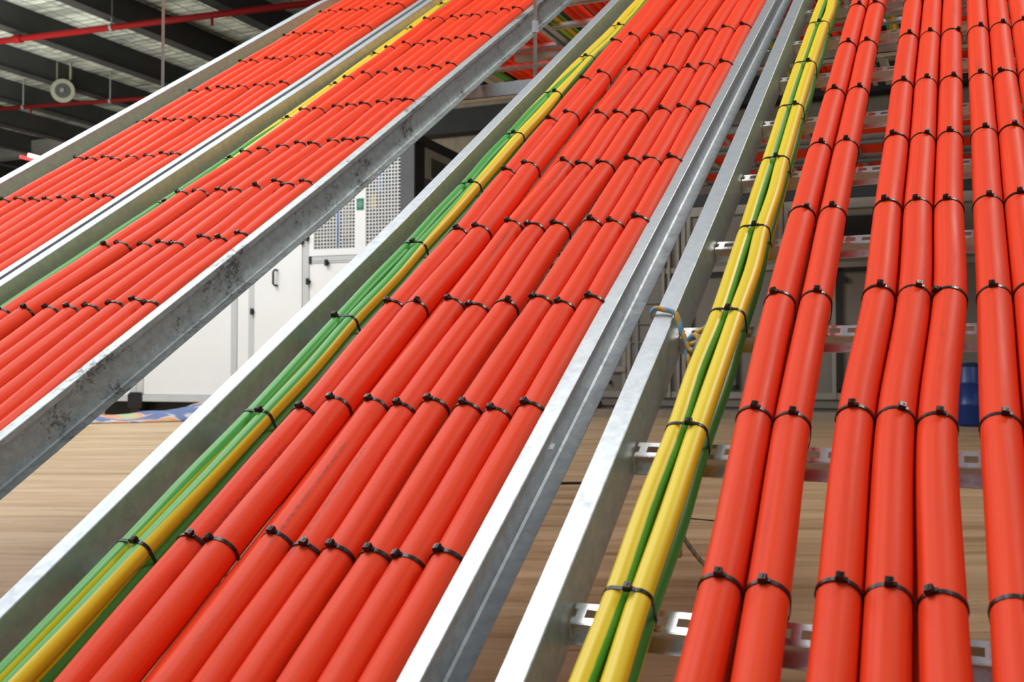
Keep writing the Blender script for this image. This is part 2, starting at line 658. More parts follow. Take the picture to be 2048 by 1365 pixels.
# ------------------------------------------------------------------ red cables (s, u) along each ladder
L1T = [
 [(2.0904, -2.5305), (2.4023, -2.5195), (2.7161, -2.5129), (3.0171, -2.5168), (3.3384, -2.5194), (3.6653, -2.519), (4.0233, -2.5446)],
 [(2.0878, -2.4696), (2.3855, -2.4519), (2.6975, -2.4538), (3.0103, -2.4558), (3.3316, -2.4624), (3.6862, -2.4864), (4.0205, -2.4957)],
 [(2.0735, -2.4000), (2.3801, -2.388), (2.6925, -2.3932), (3.0091, -2.3956), (3.3268, -2.3950), (3.6547, -2.4080), (3.9935, -2.4299)],
 [(2.0644, -2.3430), (2.3541, -2.3300), (2.6837, -2.3350), (2.9882, -2.3370), (3.3055, -2.3420), (3.6385, -2.3530), (3.972, -2.3680)],
 [(2.0666, -2.29), (2.3622, -2.272), (2.6744, -2.2760), (2.9842, -2.2850), (3.3073, -2.284), (3.6407, -2.2980), (3.9524, -2.3085)],
 [(2.053, -2.2235), (2.353, -2.2000), (2.6534, -2.1980), (2.9706, -2.2090), (3.2969, -2.2110), (3.6308, -2.2290), (3.9461, -2.2350)],
 [(2.0595, -2.1660), (2.3511, -2.1498), (2.6539, -2.1440), (2.9645, -2.1550), (3.2909, -2.1590), (3.6367, -2.1780), (3.9636, -2.1840)],
 [(2.0502, -2.1090), (2.3415, -2.0990), (2.6463, -2.0920), (2.9659, -2.1030), (3.2822, -2.1070), (3.6269, -2.1260), (3.9388, -2.1320)]]
L2T = [
 [(1.4368, -1.8900), (1.7371, -1.8660), (2.0372, -1.850), (2.3051, -1.8260), (2.629, -1.8250), (2.9277, -1.8328), (3.2479, -1.8360), (3.5946, -1.8500)],
 [(1.4423, -1.8379), (1.7434, -1.8118), (2.0318, -1.794), (2.3043, -1.7720), (2.6201, -1.7720), (2.9451, -1.7790), (3.2668, -1.7850), (3.5877, -1.7975)],
 [(1.4399, -1.7582), (1.7247, -1.7300), (2.0256, -1.7220), (2.3152, -1.7100), (2.6218, -1.7050), (2.9322, -1.7089), (3.2366, -1.7150), (3.5614, -1.7231)],
 [(1.4394, -1.7034), (1.7301, -1.6830), (2.0258, -1.6740), (2.3223, -1.6620), (2.6259, -1.658), (2.9356, -1.6611), (3.2412, -1.6690), (3.561, -1.6750)],
 [(1.4436, -1.6500), (1.7254, -1.6350), (2.0351, -1.6270), (2.3139, -1.611), (2.6205, -1.6117), (2.93, -1.6148), (3.2465, -1.6210), (3.5442, -1.627)],
 [(1.4512, -1.5930), (1.7472, -1.5769), (2.0491, -1.5690), (2.3185, -1.5500), (2.6129, -1.5520), (2.9255, -1.5600), (3.2318, -1.5640), (3.5481, -1.5680)],
 [(1.456, -1.5444), (1.7374, -1.5250), (2.0278, -1.5210), (2.3156, -1.5040), (2.6257, -1.5060), (2.9224, -1.5120), (3.2308, -1.5170), (3.5592, -1.5200)],
 [(1.4499, -1.4970), (1.7514, -1.4789), (2.0394, -1.4740), (2.3158, -1.4577), (2.6098, -1.4594), (2.929, -1.4657), (3.2383, -1.4700), (3.5569, -1.4721)]]
L3T = [
 [(0.8045, -0.9374), (1.0982, -0.9330), (1.4173, -0.935), (1.7057, -0.9284), (2.0028, -0.9338), (2.321, -0.9371), (2.616, -0.9393), (2.9503, -0.9438)],
 [(0.7942, -0.8808), (1.106, -0.8804), (1.4005, -0.8836), (1.7028, -0.8769), (2.0145, -0.8844), (2.3252, -0.8885), (2.6222, -0.8912), (2.9604, -0.8955)],
 [(0.8153, -0.8078), (1.11, -0.8151), (1.4144, -0.8139), (1.7202, -0.8161), (2.0121, -0.8046), (2.3079, -0.8083), (2.6196, -0.8051), (2.9323, -0.8210)],
 [(0.8008, -0.7613), (1.1084, -0.7694), (1.4034, -0.7662), (1.7145, -0.7695), (2.0029, -0.7588), (2.3139, -0.7614), (2.6237, -0.7574), (2.9475, -0.7710)],
 [(0.8054, -0.7149), (1.1197, -0.7224), (1.4129, -0.7184), (1.7035, -0.7190), (2.0047, -0.7118), (2.3105, -0.7131), (2.6271, -0.7098), (2.9439, -0.7228)],
 [(0.805, -0.6606), (1.1133, -0.6647), (1.4196, -0.6582), (1.7147, -0.6550), (2.0117, -0.6547), (2.3064, -0.6554), (2.608, -0.6594), (2.943, -0.6662)],
 [(0.796, -0.614), (1.0972, -0.6148), (1.4039, -0.6117), (1.7008, -0.6091), (2.0026, -0.6087), (2.3045, -0.61), (2.6157, -0.6131), (2.9357, -0.6197)],
 [(0.8115, -0.5672), (1.113, -0.5675), (1.4145, -0.5654), (1.7133, -0.5630), (2.0004, -0.5628), (2.3082, -0.5648), (2.6212, -0.5670), (2.9408, -0.5731)]]
L4T = [
 [(0.50, -0.2440), (0.81, -0.2469), (1.112, -0.2591), (1.418, -0.2684), (1.717, -0.272), (2.018, -0.2743), (2.33, -0.276), (2.667, -0.279), (3.0, -0.281)],
 [(0.50, -0.1860), (0.81, -0.1978), (1.112, -0.2114), (1.418, -0.2161), (1.717, -0.2210), (2.018, -0.2247), (2.33, -0.2271), (2.667, -0.2308), (3.0, -0.233)],
 [(0.50, -0.1200), (0.81, -0.1283), (1.112, -0.1371), (1.418, -0.1285), (1.717, -0.1329), (2.018, -0.1343), (2.33, -0.138), (2.667, -0.1396), (3.0, -0.141)],
 [(0.50, -0.0730), (0.81, -0.0813), (1.112, -0.0897), (1.418, -0.0801), (1.717, -0.0849), (2.018, -0.0869), (2.33, -0.0904), (2.667, -0.0916), (3.0, -0.093)],
 [(0.50, -0.0180), (0.81, -0.0317), (1.112, -0.0428), (1.418, -0.0327), (1.717, -0.0378), (2.018, -0.0400), (2.33, -0.0416), (2.667, -0.0441), (3.0, -0.045)],
 [(0.50, 0.0360), (0.81, 0.0317), (1.112, 0.0259), (1.418, 0.0245), (1.717, 0.0209), (2.018, 0.0187), (2.33, 0.0151), (2.667, 0.0127), (3.0, 0.011)],
 [(0.81, 0.0790), (1.112, 0.0737), (1.418, 0.0713), (1.717, 0.0672), (2.018, 0.0648), (2.33, 0.0617), (2.667, 0.0596), (3.0, 0.058)],
 [(0.81, 0.1270), (1.112, 0.1220), (1.418, 0.1190), (1.717, 0.1150), (2.018, 0.1120), (2.33, 0.1085), (2.667, 0.1062), (3.0, 0.105)]]
ORD = ['first', 'second', 'third', 'fourth', 'fifth', 'sixth', 'seventh', 'eighth']
ROW = ['lowest', 'second', 'third', 'fourth', 'fifth', 'sixth', 'seventh', 'eighth', 'ninth', 'tenth', 'eleventh', 'twelfth']
CR = 0.0225            # red cable radius
HC = 0.7955


def stations(s0, s1=SEND):
    out = []
    s = s0
    while s < s1:
        out.append(s)
        s += 0.04 if s < 4.0 else (0.10 if s < 5.5 else 0.6)
    out.append(s1)
    return out


def lateral(tab, s, seed):
    """between ties the sheath stays nearly straight with a small sideways bow"""
    u = interp(tab, s)
    return u


def run_cable(name, tab, h, rad, m, s0=0.37, phase=None, seg=20, dh=None):
    ss = stations(s0)
    pts, nr = [], []
    for s in ss:
        hh = h + (dh(s) if dh else 0)
        pts.append(P(tab(s) if callable(tab) else interp(tab, s), s, hh))
        nr.append(frame(s)[2])
    ph = [phase(s) for s in ss] if phase else 0.0
    return MB().tube(pts, rad, seg, ph, True, nr).obj(name, m)


LN = {1: 'far-left ladder', 2: 'stained-rail ladder', 3: 'middle foreground ladder', 4: 'rightmost ladder'}
for li, T in ((1, L1T), (2, L2T), (3, L3T), (4, L4T)):
    for ci, tab in enumerate(T):
        rnd = random.Random(li * 10 + ci)
        a, b = rnd.uniform(0, 6), rnd.uniform(0, 6)
        raise_ = {1: -0.007, 2: -0.005}.get(ci, 0.0) if li == 3 else 0.0
        f = (lambda s, a=a, r=raise_: r + 0.0008 * math.sin(2 * math.pi * s / 0.306 + a))
        o = run_cable('power_cable', tab, HC, CR, M_RED, phase=lambda s, b=b: b + 0.03 * s, dh=f)
        where = {0: ', leftmost of its eight', 7: ', rightmost of its eight'}.get(ci, '')
        tag(o, '%s thick red cable from the left on the %s' % (ORD[ci], LN[li]), 'cable', 'red power cables on the ladders')


# smaller red cables lying under the top layer
def under(tab_a, tab_b, frac, rad, li, label, off=0.0):
    f = lambda s: interp(tab_a, s) * (1 - frac) + interp(tab_b, s) * frac + off
    o = run_cable('power_cable', f, H_TOP - rad - 0.0004, rad, M_RED, seg=14, phase=lambda s: 0.2)
    tag(o, label, 'cable', 'red power cables lying under the top layer')


under(L3T[1], L3T[2], 0.5, 0.0243, 3, 'red cable lying low between second and third cables, middle foreground ladder', 0.002)
under(L4T[0], L4T[1], 0.5, 0.0118, 4, 'thin red cable beneath the first and second cables of the rightmost ladder')
under(L4T[1], L4T[1], 0.5, 0.0118, 4, 'thin red cable beneath the right side of the second cable of the rightmost ladder', 0.003)
under(L4T[2], L4T[3], 0.5, 0.0118, 4, 'thin red cable beneath the third and fourth cables of the rightmost ladder')
under(L4T[3], L4T[4], 0.5, 0.0118, 4, 'thin red cable beneath the fourth and fifth cables of the rightmost ladder')
under(L4T[5], L4T[6], 0.5, 0.0118, 4, 'thin red cable beneath the sixth and seventh cables of the rightmost ladder')

# ------------------------------------------------------------------ earth cables in bundles of four
E4T = [(0.45, -0.345), (0.7893, -0.3438), (1.0919, -0.344), (1.3884, -0.3438), (1.6783, -0.3497), (1.9869, -0.3564), (2.2836, -0.3642), (2.5849, -0.3699), (2.9214, -0.3738), (3.25, -0.376)]
E3T = [(0.45, -1.045), (0.7985, -1.0338), (1.1026, -1.0267), (1.3952, -1.0262), (1.6858, -1.0209), (1.9786, -1.0184), (2.2741, -1.0200), (2.5692, -1.0178), (2.871, -1.0124), (3.173, -0.9990)]
E2T = [(1.4, -1.9470), (2.0299, -1.9171), (2.3202, -1.9016), (2.6328, -1.9012), (2.9416, -1.9026), (3.2607, -1.9119), (3.5738, -1.9183), (3.9127, -1.9320)]
ER = 0.0133
HE = H_TOP - 2 * ER - 0.0015


def bundle(T, li, phases, ties, HE=HE):
    rnd = random.Random(40 + li)
    amp = {}
    for ci, (du, dn) in enumerate(((-1, 1), (1, 1), (-1, -1), (1, -1))):
        amps = [rnd.uniform(-0.0005, 0.0045) for _ in range(14)]

        def f(s, du=du, amps=amps):
            k = (s - ties[0]) / 0.3 + 1
            i = int(max(0, min(12, math.floor(k))))
            fr = k - math.floor(k)
            return interp(T, s) + du * (ER + 0.0004 + amps[i] * math.sin(math.pi * fr) ** 2)
        ph = phases[ci]
        o = run_cable('earth_cable', f, HE - dn * (ER + 0.0003), ER, M_EARTH, phase=lambda s, ph=ph: lin(ph, s), seg=18)
        pos = {(-1, 1): 'upper left', (1, 1): 'upper right', (-1, -1): 'lower left', (1, -1): 'lower right'}[(du, dn)]
        tag(o, 'striped green and yellow earth cable, %s of four on the %s' % (pos, LN[li]), 'cable', 'green and yellow earth cables')


# phase p puts the green half from angle -p to 0.47-p (turns), 0 = right side, 0.25 = facing away from the rungs
def gp(centre):      # green centre angle in turns
    return 0.235 - centre


bundle(E4T, 4, [
    [(0.4, gp(-0.115)), (1.5, gp(-0.10)), (2.1, gp(-0.06)), (2.6, gp(-0.09)), (3.4, gp(-0.08))],
    [(0.4, gp(-0.22)), (1.5, gp(-0.25)), (2.1, gp(-0.30)), (3.4, gp(-0.22))],
    [(0.4, gp(-0.4)), (3.4, gp(-0.4))],
    [(0.4, gp(0.35)), (0.9, gp(0.2)), (1.3, gp(0.02)), (1.7, gp(0.3)), (3.4, gp(0.1))]], [a for a, b in E4T[1:]])
bundle(E3T, 3, [
    [(0.4, gp(0.385)), (0.8, gp(0.37)), (1.0, gp(0.31)), (1.5, gp(0.27)), (1.9, gp(0.15)), (2.4, gp(0.08)), (2.8, gp(-0.12)), (3.4, gp(-0.20))],
    [(0.4, gp(0.46)), (0.8, gp(0.41)), (1.1, gp(0.35)), (1.6, gp(0.36)), (1.9, gp(0.45)), (2.3, gp(0.60)), (2.7, gp(0.88)), (3.4, gp(0.97))],
    [(0.4, gp(-0.4)), (3.4, gp(-0.4))],
    [(0.4, gp(-0.1)), (1.5, gp(0.05)), (3.4, gp(-0.1))]], [a for a, b in E3T[1:]])
bundle(E2T, 2, [
    [(0.4, gp(0.30)), (1.8, gp(0.25)), (2.4, gp(0.05)), (2.8, gp(-0.25)), (3.6, gp(-0.2))],
    [(0.4, gp(0.30)), (2.0, gp(0.20)), (2.3, gp(-0.05)), (2.6, gp(-0.30)), (3.3, gp(-0.28)), (3.6, gp(0.0))],
    [(0.4, gp(-0.4)), (3.4, gp(-0.4))],
    [(0.4, gp(-0.4)), (3.4, gp(-0.4))]], [a for a, b in E2T[1:]], HE + 0.0075)


for ci, (du, nm) in enumerate(((-0.0138, 'left'), (0.0138, 'right'))):
    f = lambda s, du=du: lin([(2.3, -2.612), (4.3, -2.598)], s) + du
    o = run_cable('earth_cable', f, H_TOP - ER - 0.0004, ER, M_EARTH, phase=lambda s: gp(0.1 + 0.12 * s), seg=16)
    tag(o, '%s one of two earth cables low inside the far-left ladder' % nm, 'cable', 'green and yellow earth cables')

# ------------------------------------------------------------------ cable ties
def strap_mesh(path, w=0.0050, t=0.0012):
    """closed flat band; path = list of (x, z)"""
    mb = MB()
    n = len(path)
    rings = []
    for i in range(n + 1):
        p = np.array(path[i % n])
        tg = np.array(path[(i + 1) % n]) - np.array(path[(i - 1) % n])
        tg = tg / np.linalg.norm(tg)
        nn = np.array([-tg[1], tg[0]])
        a = p
        b = p + nn * t
        rings.append([(a[0], -w / 2, a[1]), (b[0], -w / 2, b[1]), (b[0], w / 2, b[1]), (a[0], w / 2, a[1])])
    b0 = len(mb.v)
    for r in rings[:-1]:
        mb.v.extend(r)
    for i in range(n):
        j = (i + 1) % n
        for k in range(4):
            k2 = (k + 1) % 4
            mb.f.append((i * 4 + k, i * 4 + k2, j * 4 + k2, j * 4 + k))
            mb.uv.append([(0, 0)] * 4)
            mb.sm.append(False)
    return mb.mesh('strap', M_TIE)


def red_path():
    r = CR + 0.0002
    pts = []
    for k in range(0, 25):
        a = math.pi - math.pi * k / 24
        pts.append((r * math.cos(a), r * math.sin(a)))
    for k in range(1, 24):
        a = -math.pi * k / 24
        pts.append((r * 0.97 * math.cos(a), 0.0455 * math.sin(a) * (1 if True else 0)))
    return pts


def bundle_path():
    pts = []
    R_ = ER + 0.0003
    for (cx, cz, a0) in ((ER, ER, 90), (ER, -ER, 0), (-ER, -ER, -90), (-ER, ER, 180)):
        for k in range(9):
            a = R(a0 - 90 * k / 8)
            pts.append((cx + R_ * math.cos(a), cz + R_ * math.sin(a)))
    return pts


def head_mesh():
    """ratchet head: tapered block with an open slot and the cut tail standing in it"""
    mb = MB()
    w, l, h = 0.0043, 0.0046, 0.0066
    lo = [(-w, -l, -0.0006), (w, -l, -0.0006), (w, l, -0.0006), (-w, l, -0.0006)]
    mid = [(-w * 1.02, -l, 0.004), (w * 1.02, -l, 0.004), (w * 1.02, l, 0.004), (-w * 1.02, l, 0.004)]
    top = [(-w * 0.86, -l * 0.86, h), (w * 0.86, -l * 0.86, h), (w * 0.86, l * 0.86, h), (-w * 0.86, l * 0.86, h)]
    it = [(-w * 0.1, -l * 0.62, h), (w * 0.55, -l * 0.62, h), (w * 0.55, l * 0.62, h), (-w * 0.1, l * 0.62, h)]
    ib = [(x, y, h - 0.004) for x, y, z in it]
    for ring in (lo, mid, top, it, ib):
        mb.v.extend(ring)
    for r in range(4):
        for k in range(4):
            k2 = (k + 1) % 4
            mb.f.append((r * 4 + k, r * 4 + k2, r * 4 + 4 + k2, r * 4 + 4 + k))
            mb.uv.append([(0, 0)] * 4)
            mb.sm.append(False)
    mb.f.append((3, 2, 1, 0)); mb.uv.append([(0, 0)] * 4); mb.sm.append(False)
    mb.f.append((16, 17, 18, 19)); mb.uv.append([(0, 0)] * 4); mb.sm.append(False)
    mb.box(0.0001, 0.0012, -0.0022, 0.0022, h - 0.004, h + 0.0005)
    mb.box(w * 0.9, w + 0.0035, -0.0025, 0.0025, -0.0002, 0.0014)
    return mb.mesh('head', M_TIE)


ME_SR, ME_SB, ME_H = strap_mesh(red_path()), strap_mesh(bundle_path()), head_mesh()


def tie(u, s, h, angle, kind, label, group, yaw=0.0, drop=0.0):
    e = empty('cable_tie')
    Mx = frame_mat(u, s, h) @ Matrix.Rotation(yaw, 4, 'Z')
    e.matrix_world = Mx
    tag(e, label, 'cable tie', group)
    st = bpy.data.objects.new('strap', ME_SR if kind == 'red' else ME_SB)
    C.objects.link(st)
    st.parent = e
    hd = bpy.data.objects.new('head', ME_H)
    C.objects.link(hd)
    hd.parent = e
    if kind == 'red':
        rr = CR + 0.0014
        hd.matrix_local = Matrix.Rotation(angle, 4, 'Y') @ Matrix.Translation((0, 0, rr))
    else:
        hd.matrix_local = Matrix.Translation((angle, 0, 2 * ER + 0.0012))
    return e


for li, T in ((1, L1T), (2, L2T), (3, L3T), (4, L4T)):
    mean = {1: -22, 2: -24, 3: -12, 4: 4}[li]
    for ci, tab in enumerate(T):
        rnd = random.Random(li * 100 + ci)
        rows = tab if li != 4 else [p for p in tab if p[0] > 0.6]
        for ri, (s, u) in enumerate(rows):
            ang = mean + rnd.gauss(0, 9)
            if rnd.random() < 0.10:
                ang += rnd.choice((-38, 32))
            ds = rnd.uniform(-0.004, 0.004)
            if li == 4:
                # where the photo's row sits a little higher or lower
                ds += (-0.004, -0.010, 0.004, -0.002, -0.004, -0.004, 0.0, 0.0)[ci]
            up = {1: 0.007, 2: 0.005}.get(ci, 0.0) if li == 3 else 0.0
            tie(interp(tab, s + ds), s + ds, HC - up, R(ang), 'red',
                'black cable tie, %s red cable, %s, %s row up' % (ORD[ci], LN[li], ROW[ri]),
                'cable ties on the red cables', yaw=R(rnd.gauss(0, 1.6)))
for li, T in ((4, E4T), (3, E3T), (2, E2T)):
    rnd = random.Random(li * 7)
    for ri, (s, u) in enumerate(T[1:]):
        tie(u, s, HE + (0.0075 if li == 2 else 0.0), rnd.uniform(0.001, 0.010) if rnd.random() < 0.75 else -0.016, 'bundle',
            'black cable tie around green-yellow bundle, %s, %s row up' % (LN[li], ROW[ri]),
            'cable ties on the earth bundles', yaw=R(rnd.gauss(0, 2.5)))

# ------------------------------------------------------------------ trapeze struts and hanging rods
STS = 3.02             # path length where the strut carries the slope


def strut(s, h, u0, u1, name, label, hh=0.042, ww=0.042):
    a = P(u0, s, h)
    ln = u1 - u0
    e = empty(name, a, -AZ)
    tag(e, label, 'strut', 'galvanised struts under the ladders')
    mb = MB()
    mb.box(0, ln, -ww / 2, -ww / 2 + 0.003, -hh, 0)
    mb.box(0, ln, ww / 2 - 0.003, ww / 2, -hh, 0)
    mb.box(0, ln, -ww / 2, ww / 2, -hh, -hh + 0.003)
    mb.obj('channel', M_RAIL, e)
    for x in (0.05, ln - 0.05):
        MB().box(x - 0.02, x + 0.02, -0.02, 0.02, -hh - 0.005, -hh).obj('washer_plate', M_ROD, e)
    return e


strut(STS, H_RB + 0.012, -2.95, 0.25, 'support_strut', 'bright galvanised channel strut crossing under the sloping ladders')


e = empty('support_strut', (0.021, 5.77, 2.18), -AZ)
tag(e, 'short pale strut end under the level ladders at top centre', 'strut', 'galvanised struts under the ladders')
MB().box(0, 2.6, -0.021, 0.021, 0.0, 0.036).obj('channel', M_BEIGEL, e)


def rod(loc, top, coupler, label):
    e = empty('threaded_rod', loc)
    tag(e, label, 'rod', 'threaded rods hanging from the roof')
    MB().tube([(0, 0, 0), (0, 0, top - loc[2])], 0.0055, 10).obj('shaft', M_ROD, e)
    MB().tube([(0, 0, -0.0), (0, 0, 0.012)], 0.010, 6).obj('nut', M_ROD, e)
    if coupler:
        MB().tube([(0, 0, coupler - loc[2]), (0, 0, coupler - loc[2] + 0.034)], 0.0105, 6).obj('coupling_nut', M_RAIL, e)
    return e


rod((-1.292, 3.9, 1.40), CE, None, 'thin threaded rod hanging behind the left rail of the far-left ladder')
rod((0.068, 3.1, 1.335), CE, 1.49, 'threaded rod with a pale coupling nut between the second and middle ladders')

# ------------------------------------------------------------------ level cross run beyond: ladders running sideways with red cables
CRZ = 0.5 + 1.80
for li in range(3):
    w0 = 8.1 + 0.78 * li
    e = empty('cable_ladder', tuple(rot(-2.6, w0, CRZ)), -AZ)
    tag(e, ['nearest', 'middle one', 'farthest'][li] + ' of three dim crosswise overhead ladders beyond the slope', 'cable ladder', 'overhead crosswise ladders')
    for y, d in ((0, -1), (0.6, 1)):
        mb = MB()
        mb.box(0, 7.4, y, y + 0.003 * d, 0, 0.075)
        mb.box(0, 7.4, y, y + 0.03 * d, 0, 0.003)
        mb.box(0, 7.4, y, y + 0.03 * d, 0.072, 0.075)
        mb.obj('side_rail', M_STEELG, e)
    mbr = MB().box(-0.02, 0.02, 0.004, 0.596, 0.004, 0.024)
    me = mbr.mesh('rung', M_RUNG)
    k = 0
    while 0.2 + k * 0.306 < 7.3:
        r = bpy.data.objects.new('rung', me)
        C.objects.link(r)
        r.parent = e
        r.location = (0.2 + k * 0.306, 0, 0)
        k += 1
    for ci in range(8):
        y = 0.09 + ci * 0.06
        pts = [rot(-2.6 + x, w0 + y + 0.004 * math.sin(x * 2 + ci), CRZ + 0.048) for x in np.linspace(0.0, 7.4, 20)]
        o = MB().tube(pts, 0.023, 10, 0.0).obj('power_cable', M_RED)
        tag(o, 'dim red cable, %s from near side, %s overhead crosswise ladder' % (ORD[ci], ['nearest', 'middle', 'farthest'][li]), 'cable', 'red cables on the overhead crosswise ladders')


# ------------------------------------------------------------------ blue and gold rope
def rope():
    pts = []
    a = lambda u, s, h: P(u, s, h)
    # loop over the rail flange, down the inside of the web to the knot
    ctrl = [a(-0.455, 1.392, 0.812), a(-0.462, 1.395, 0.797), a(-0.457, 1.398, 0.789), a(-0.440, 1.396, 0.7905), a(-0.424, 1.389, 0.792),
            a(-0.417, 1.380, 0.800), a(-0.411, 1.366, 0.812), a(-0.402, 1.354, 0.824), a(-0.394, 1.349, 0.829),
            a(-0.384, 1.356, 0.826), a(-0.380, 1.350, 0.820), a(-0.386, 1.342, 0.818), a(-0.395, 1.344, 0.823), a(-0.399, 1.338, 0.832),
            a(-0.395, 1.326, 0.838), a(-0.392, 1.315, 0.850), a(-0.396, 1.295, 0.866), a(-0.402, 1.270, 0.885)]
    base = ctrl[-1]
    # hangs down, swings back under the cables, meets the floor and trails off
    ctrl += [base + np.array([-0.004, 0.0, -0.06]), base + np.array([-0.006, 0.0, -0.14]), base + np.array([-0.002, 0.004, -0.22]),
             np.array([0.262, 1.70, 0.245]), np.array([0.330, 1.86, 0.165]), np.array([0.44, 2.08, 0.06]), np.array([0.50, 2.22, 0.0075]),
             np.array([0.535, 2.25, 0.0065]), np.array([0.56, 2.24, 0.0065])]
    out = []
    n = len(ctrl)
    for i in range(n - 1):
        p0, p1, p2, p3 = ctrl[max(i - 1, 0)], ctrl[i], ctrl[i + 1], ctrl[min(i + 2, n - 1)]
        m = 5 if i < 17 else 9
        for k in range(m):
            t = k / m
            out.append(0.5 * ((2 * p1) + (-p0 + p2) * t + (2 * p0 - 5 * p1 + 4 * p2 - p3) * t * t + (-p0 + 3 * p1 - 3 * p2 + p3) * t ** 3))
    out.append(ctrl[-1])
    e = empty('rope', (0.56, 2.24, 0))
    tag(e, 'blue and gold rope knotted over left rail of the rightmost ladder', 'rope')
    o_ = np.array([0.56, 2.24, 0])
    MB().tube([p - o_ for p in out], 0.0041, 10).obj('strand', M_ROPE, e)
    # knot wraps and short tail
    def sm(c, rr, nm):
        res = []
        n = len(c)
        for i in range(n - 1):
            p0, p1, p2, p3 = c[max(i - 1, 0)], c[i], c[i + 1], c[min(i + 2, n - 1)]
            for k in range(6):
                t = k / 6
                res.append(0.5 * ((2 * p1) + (-p0 + p2) * t + (2 * p0 - 5 * p1 + 4 * p2 - p3) * t * t + (-p0 + 3 * p1 - 3 * p2 + p3) * t ** 3))
        res.append(c[-1])
        MB().tube([p - o_ for p in res], rr, 10).obj(nm, M_ROPE, e)
    sm([a(-0.399, 1.347, 0.818), a(-0.391, 1.353, 0.812), a(-0.382, 1.348, 0.811), a(-0.379, 1.338, 0.816), a(-0.385, 1.332, 0.824),
        a(-0.394, 1.337, 0.826), a(-0.399, 1.347, 0.818), a(-0.388, 1.360, 0.814), a(-0.379, 1.372, 0.812), a(-0.372, 1.381, 0.811)], 0.0043, 'knot')
    sm([a(-0.384, 1.345, 0.822), a(-0.380, 1.328, 0.835), a(-0.381, 1.31, 0.852), a(-0.384, 1.29, 0.872), a(-0.387, 1.265, 0.90)], 0.0041, 'tail')


rope()


# ------------------------------------------------------------------ left: white air handling unit
def plate(parent, x0, x1, z0, z1, m, name, y=0.0, t=0.02, bev=0.0, label=None):
    o = MB().box(x0, x1, y - t, y, z0, z1).obj(name, m, parent)
    if bev:
        bevel(o, bev)
    if label:
        o['label'] = label
    return o


def latch(parent, x, z, rz=0.0, s=1.0):
    mb = MB()
    mb.tube([(x, 0, z), (x, -0.02 * s, z)], 0.022 * s, 10)
    mb.box(x - 0.012 * s, x + 0.012 * s, -0.045 * s, -0.015 * s, z - 0.030 * s, z + 0.034 * s)
    return mb.obj('latch', M_BLACK, parent)


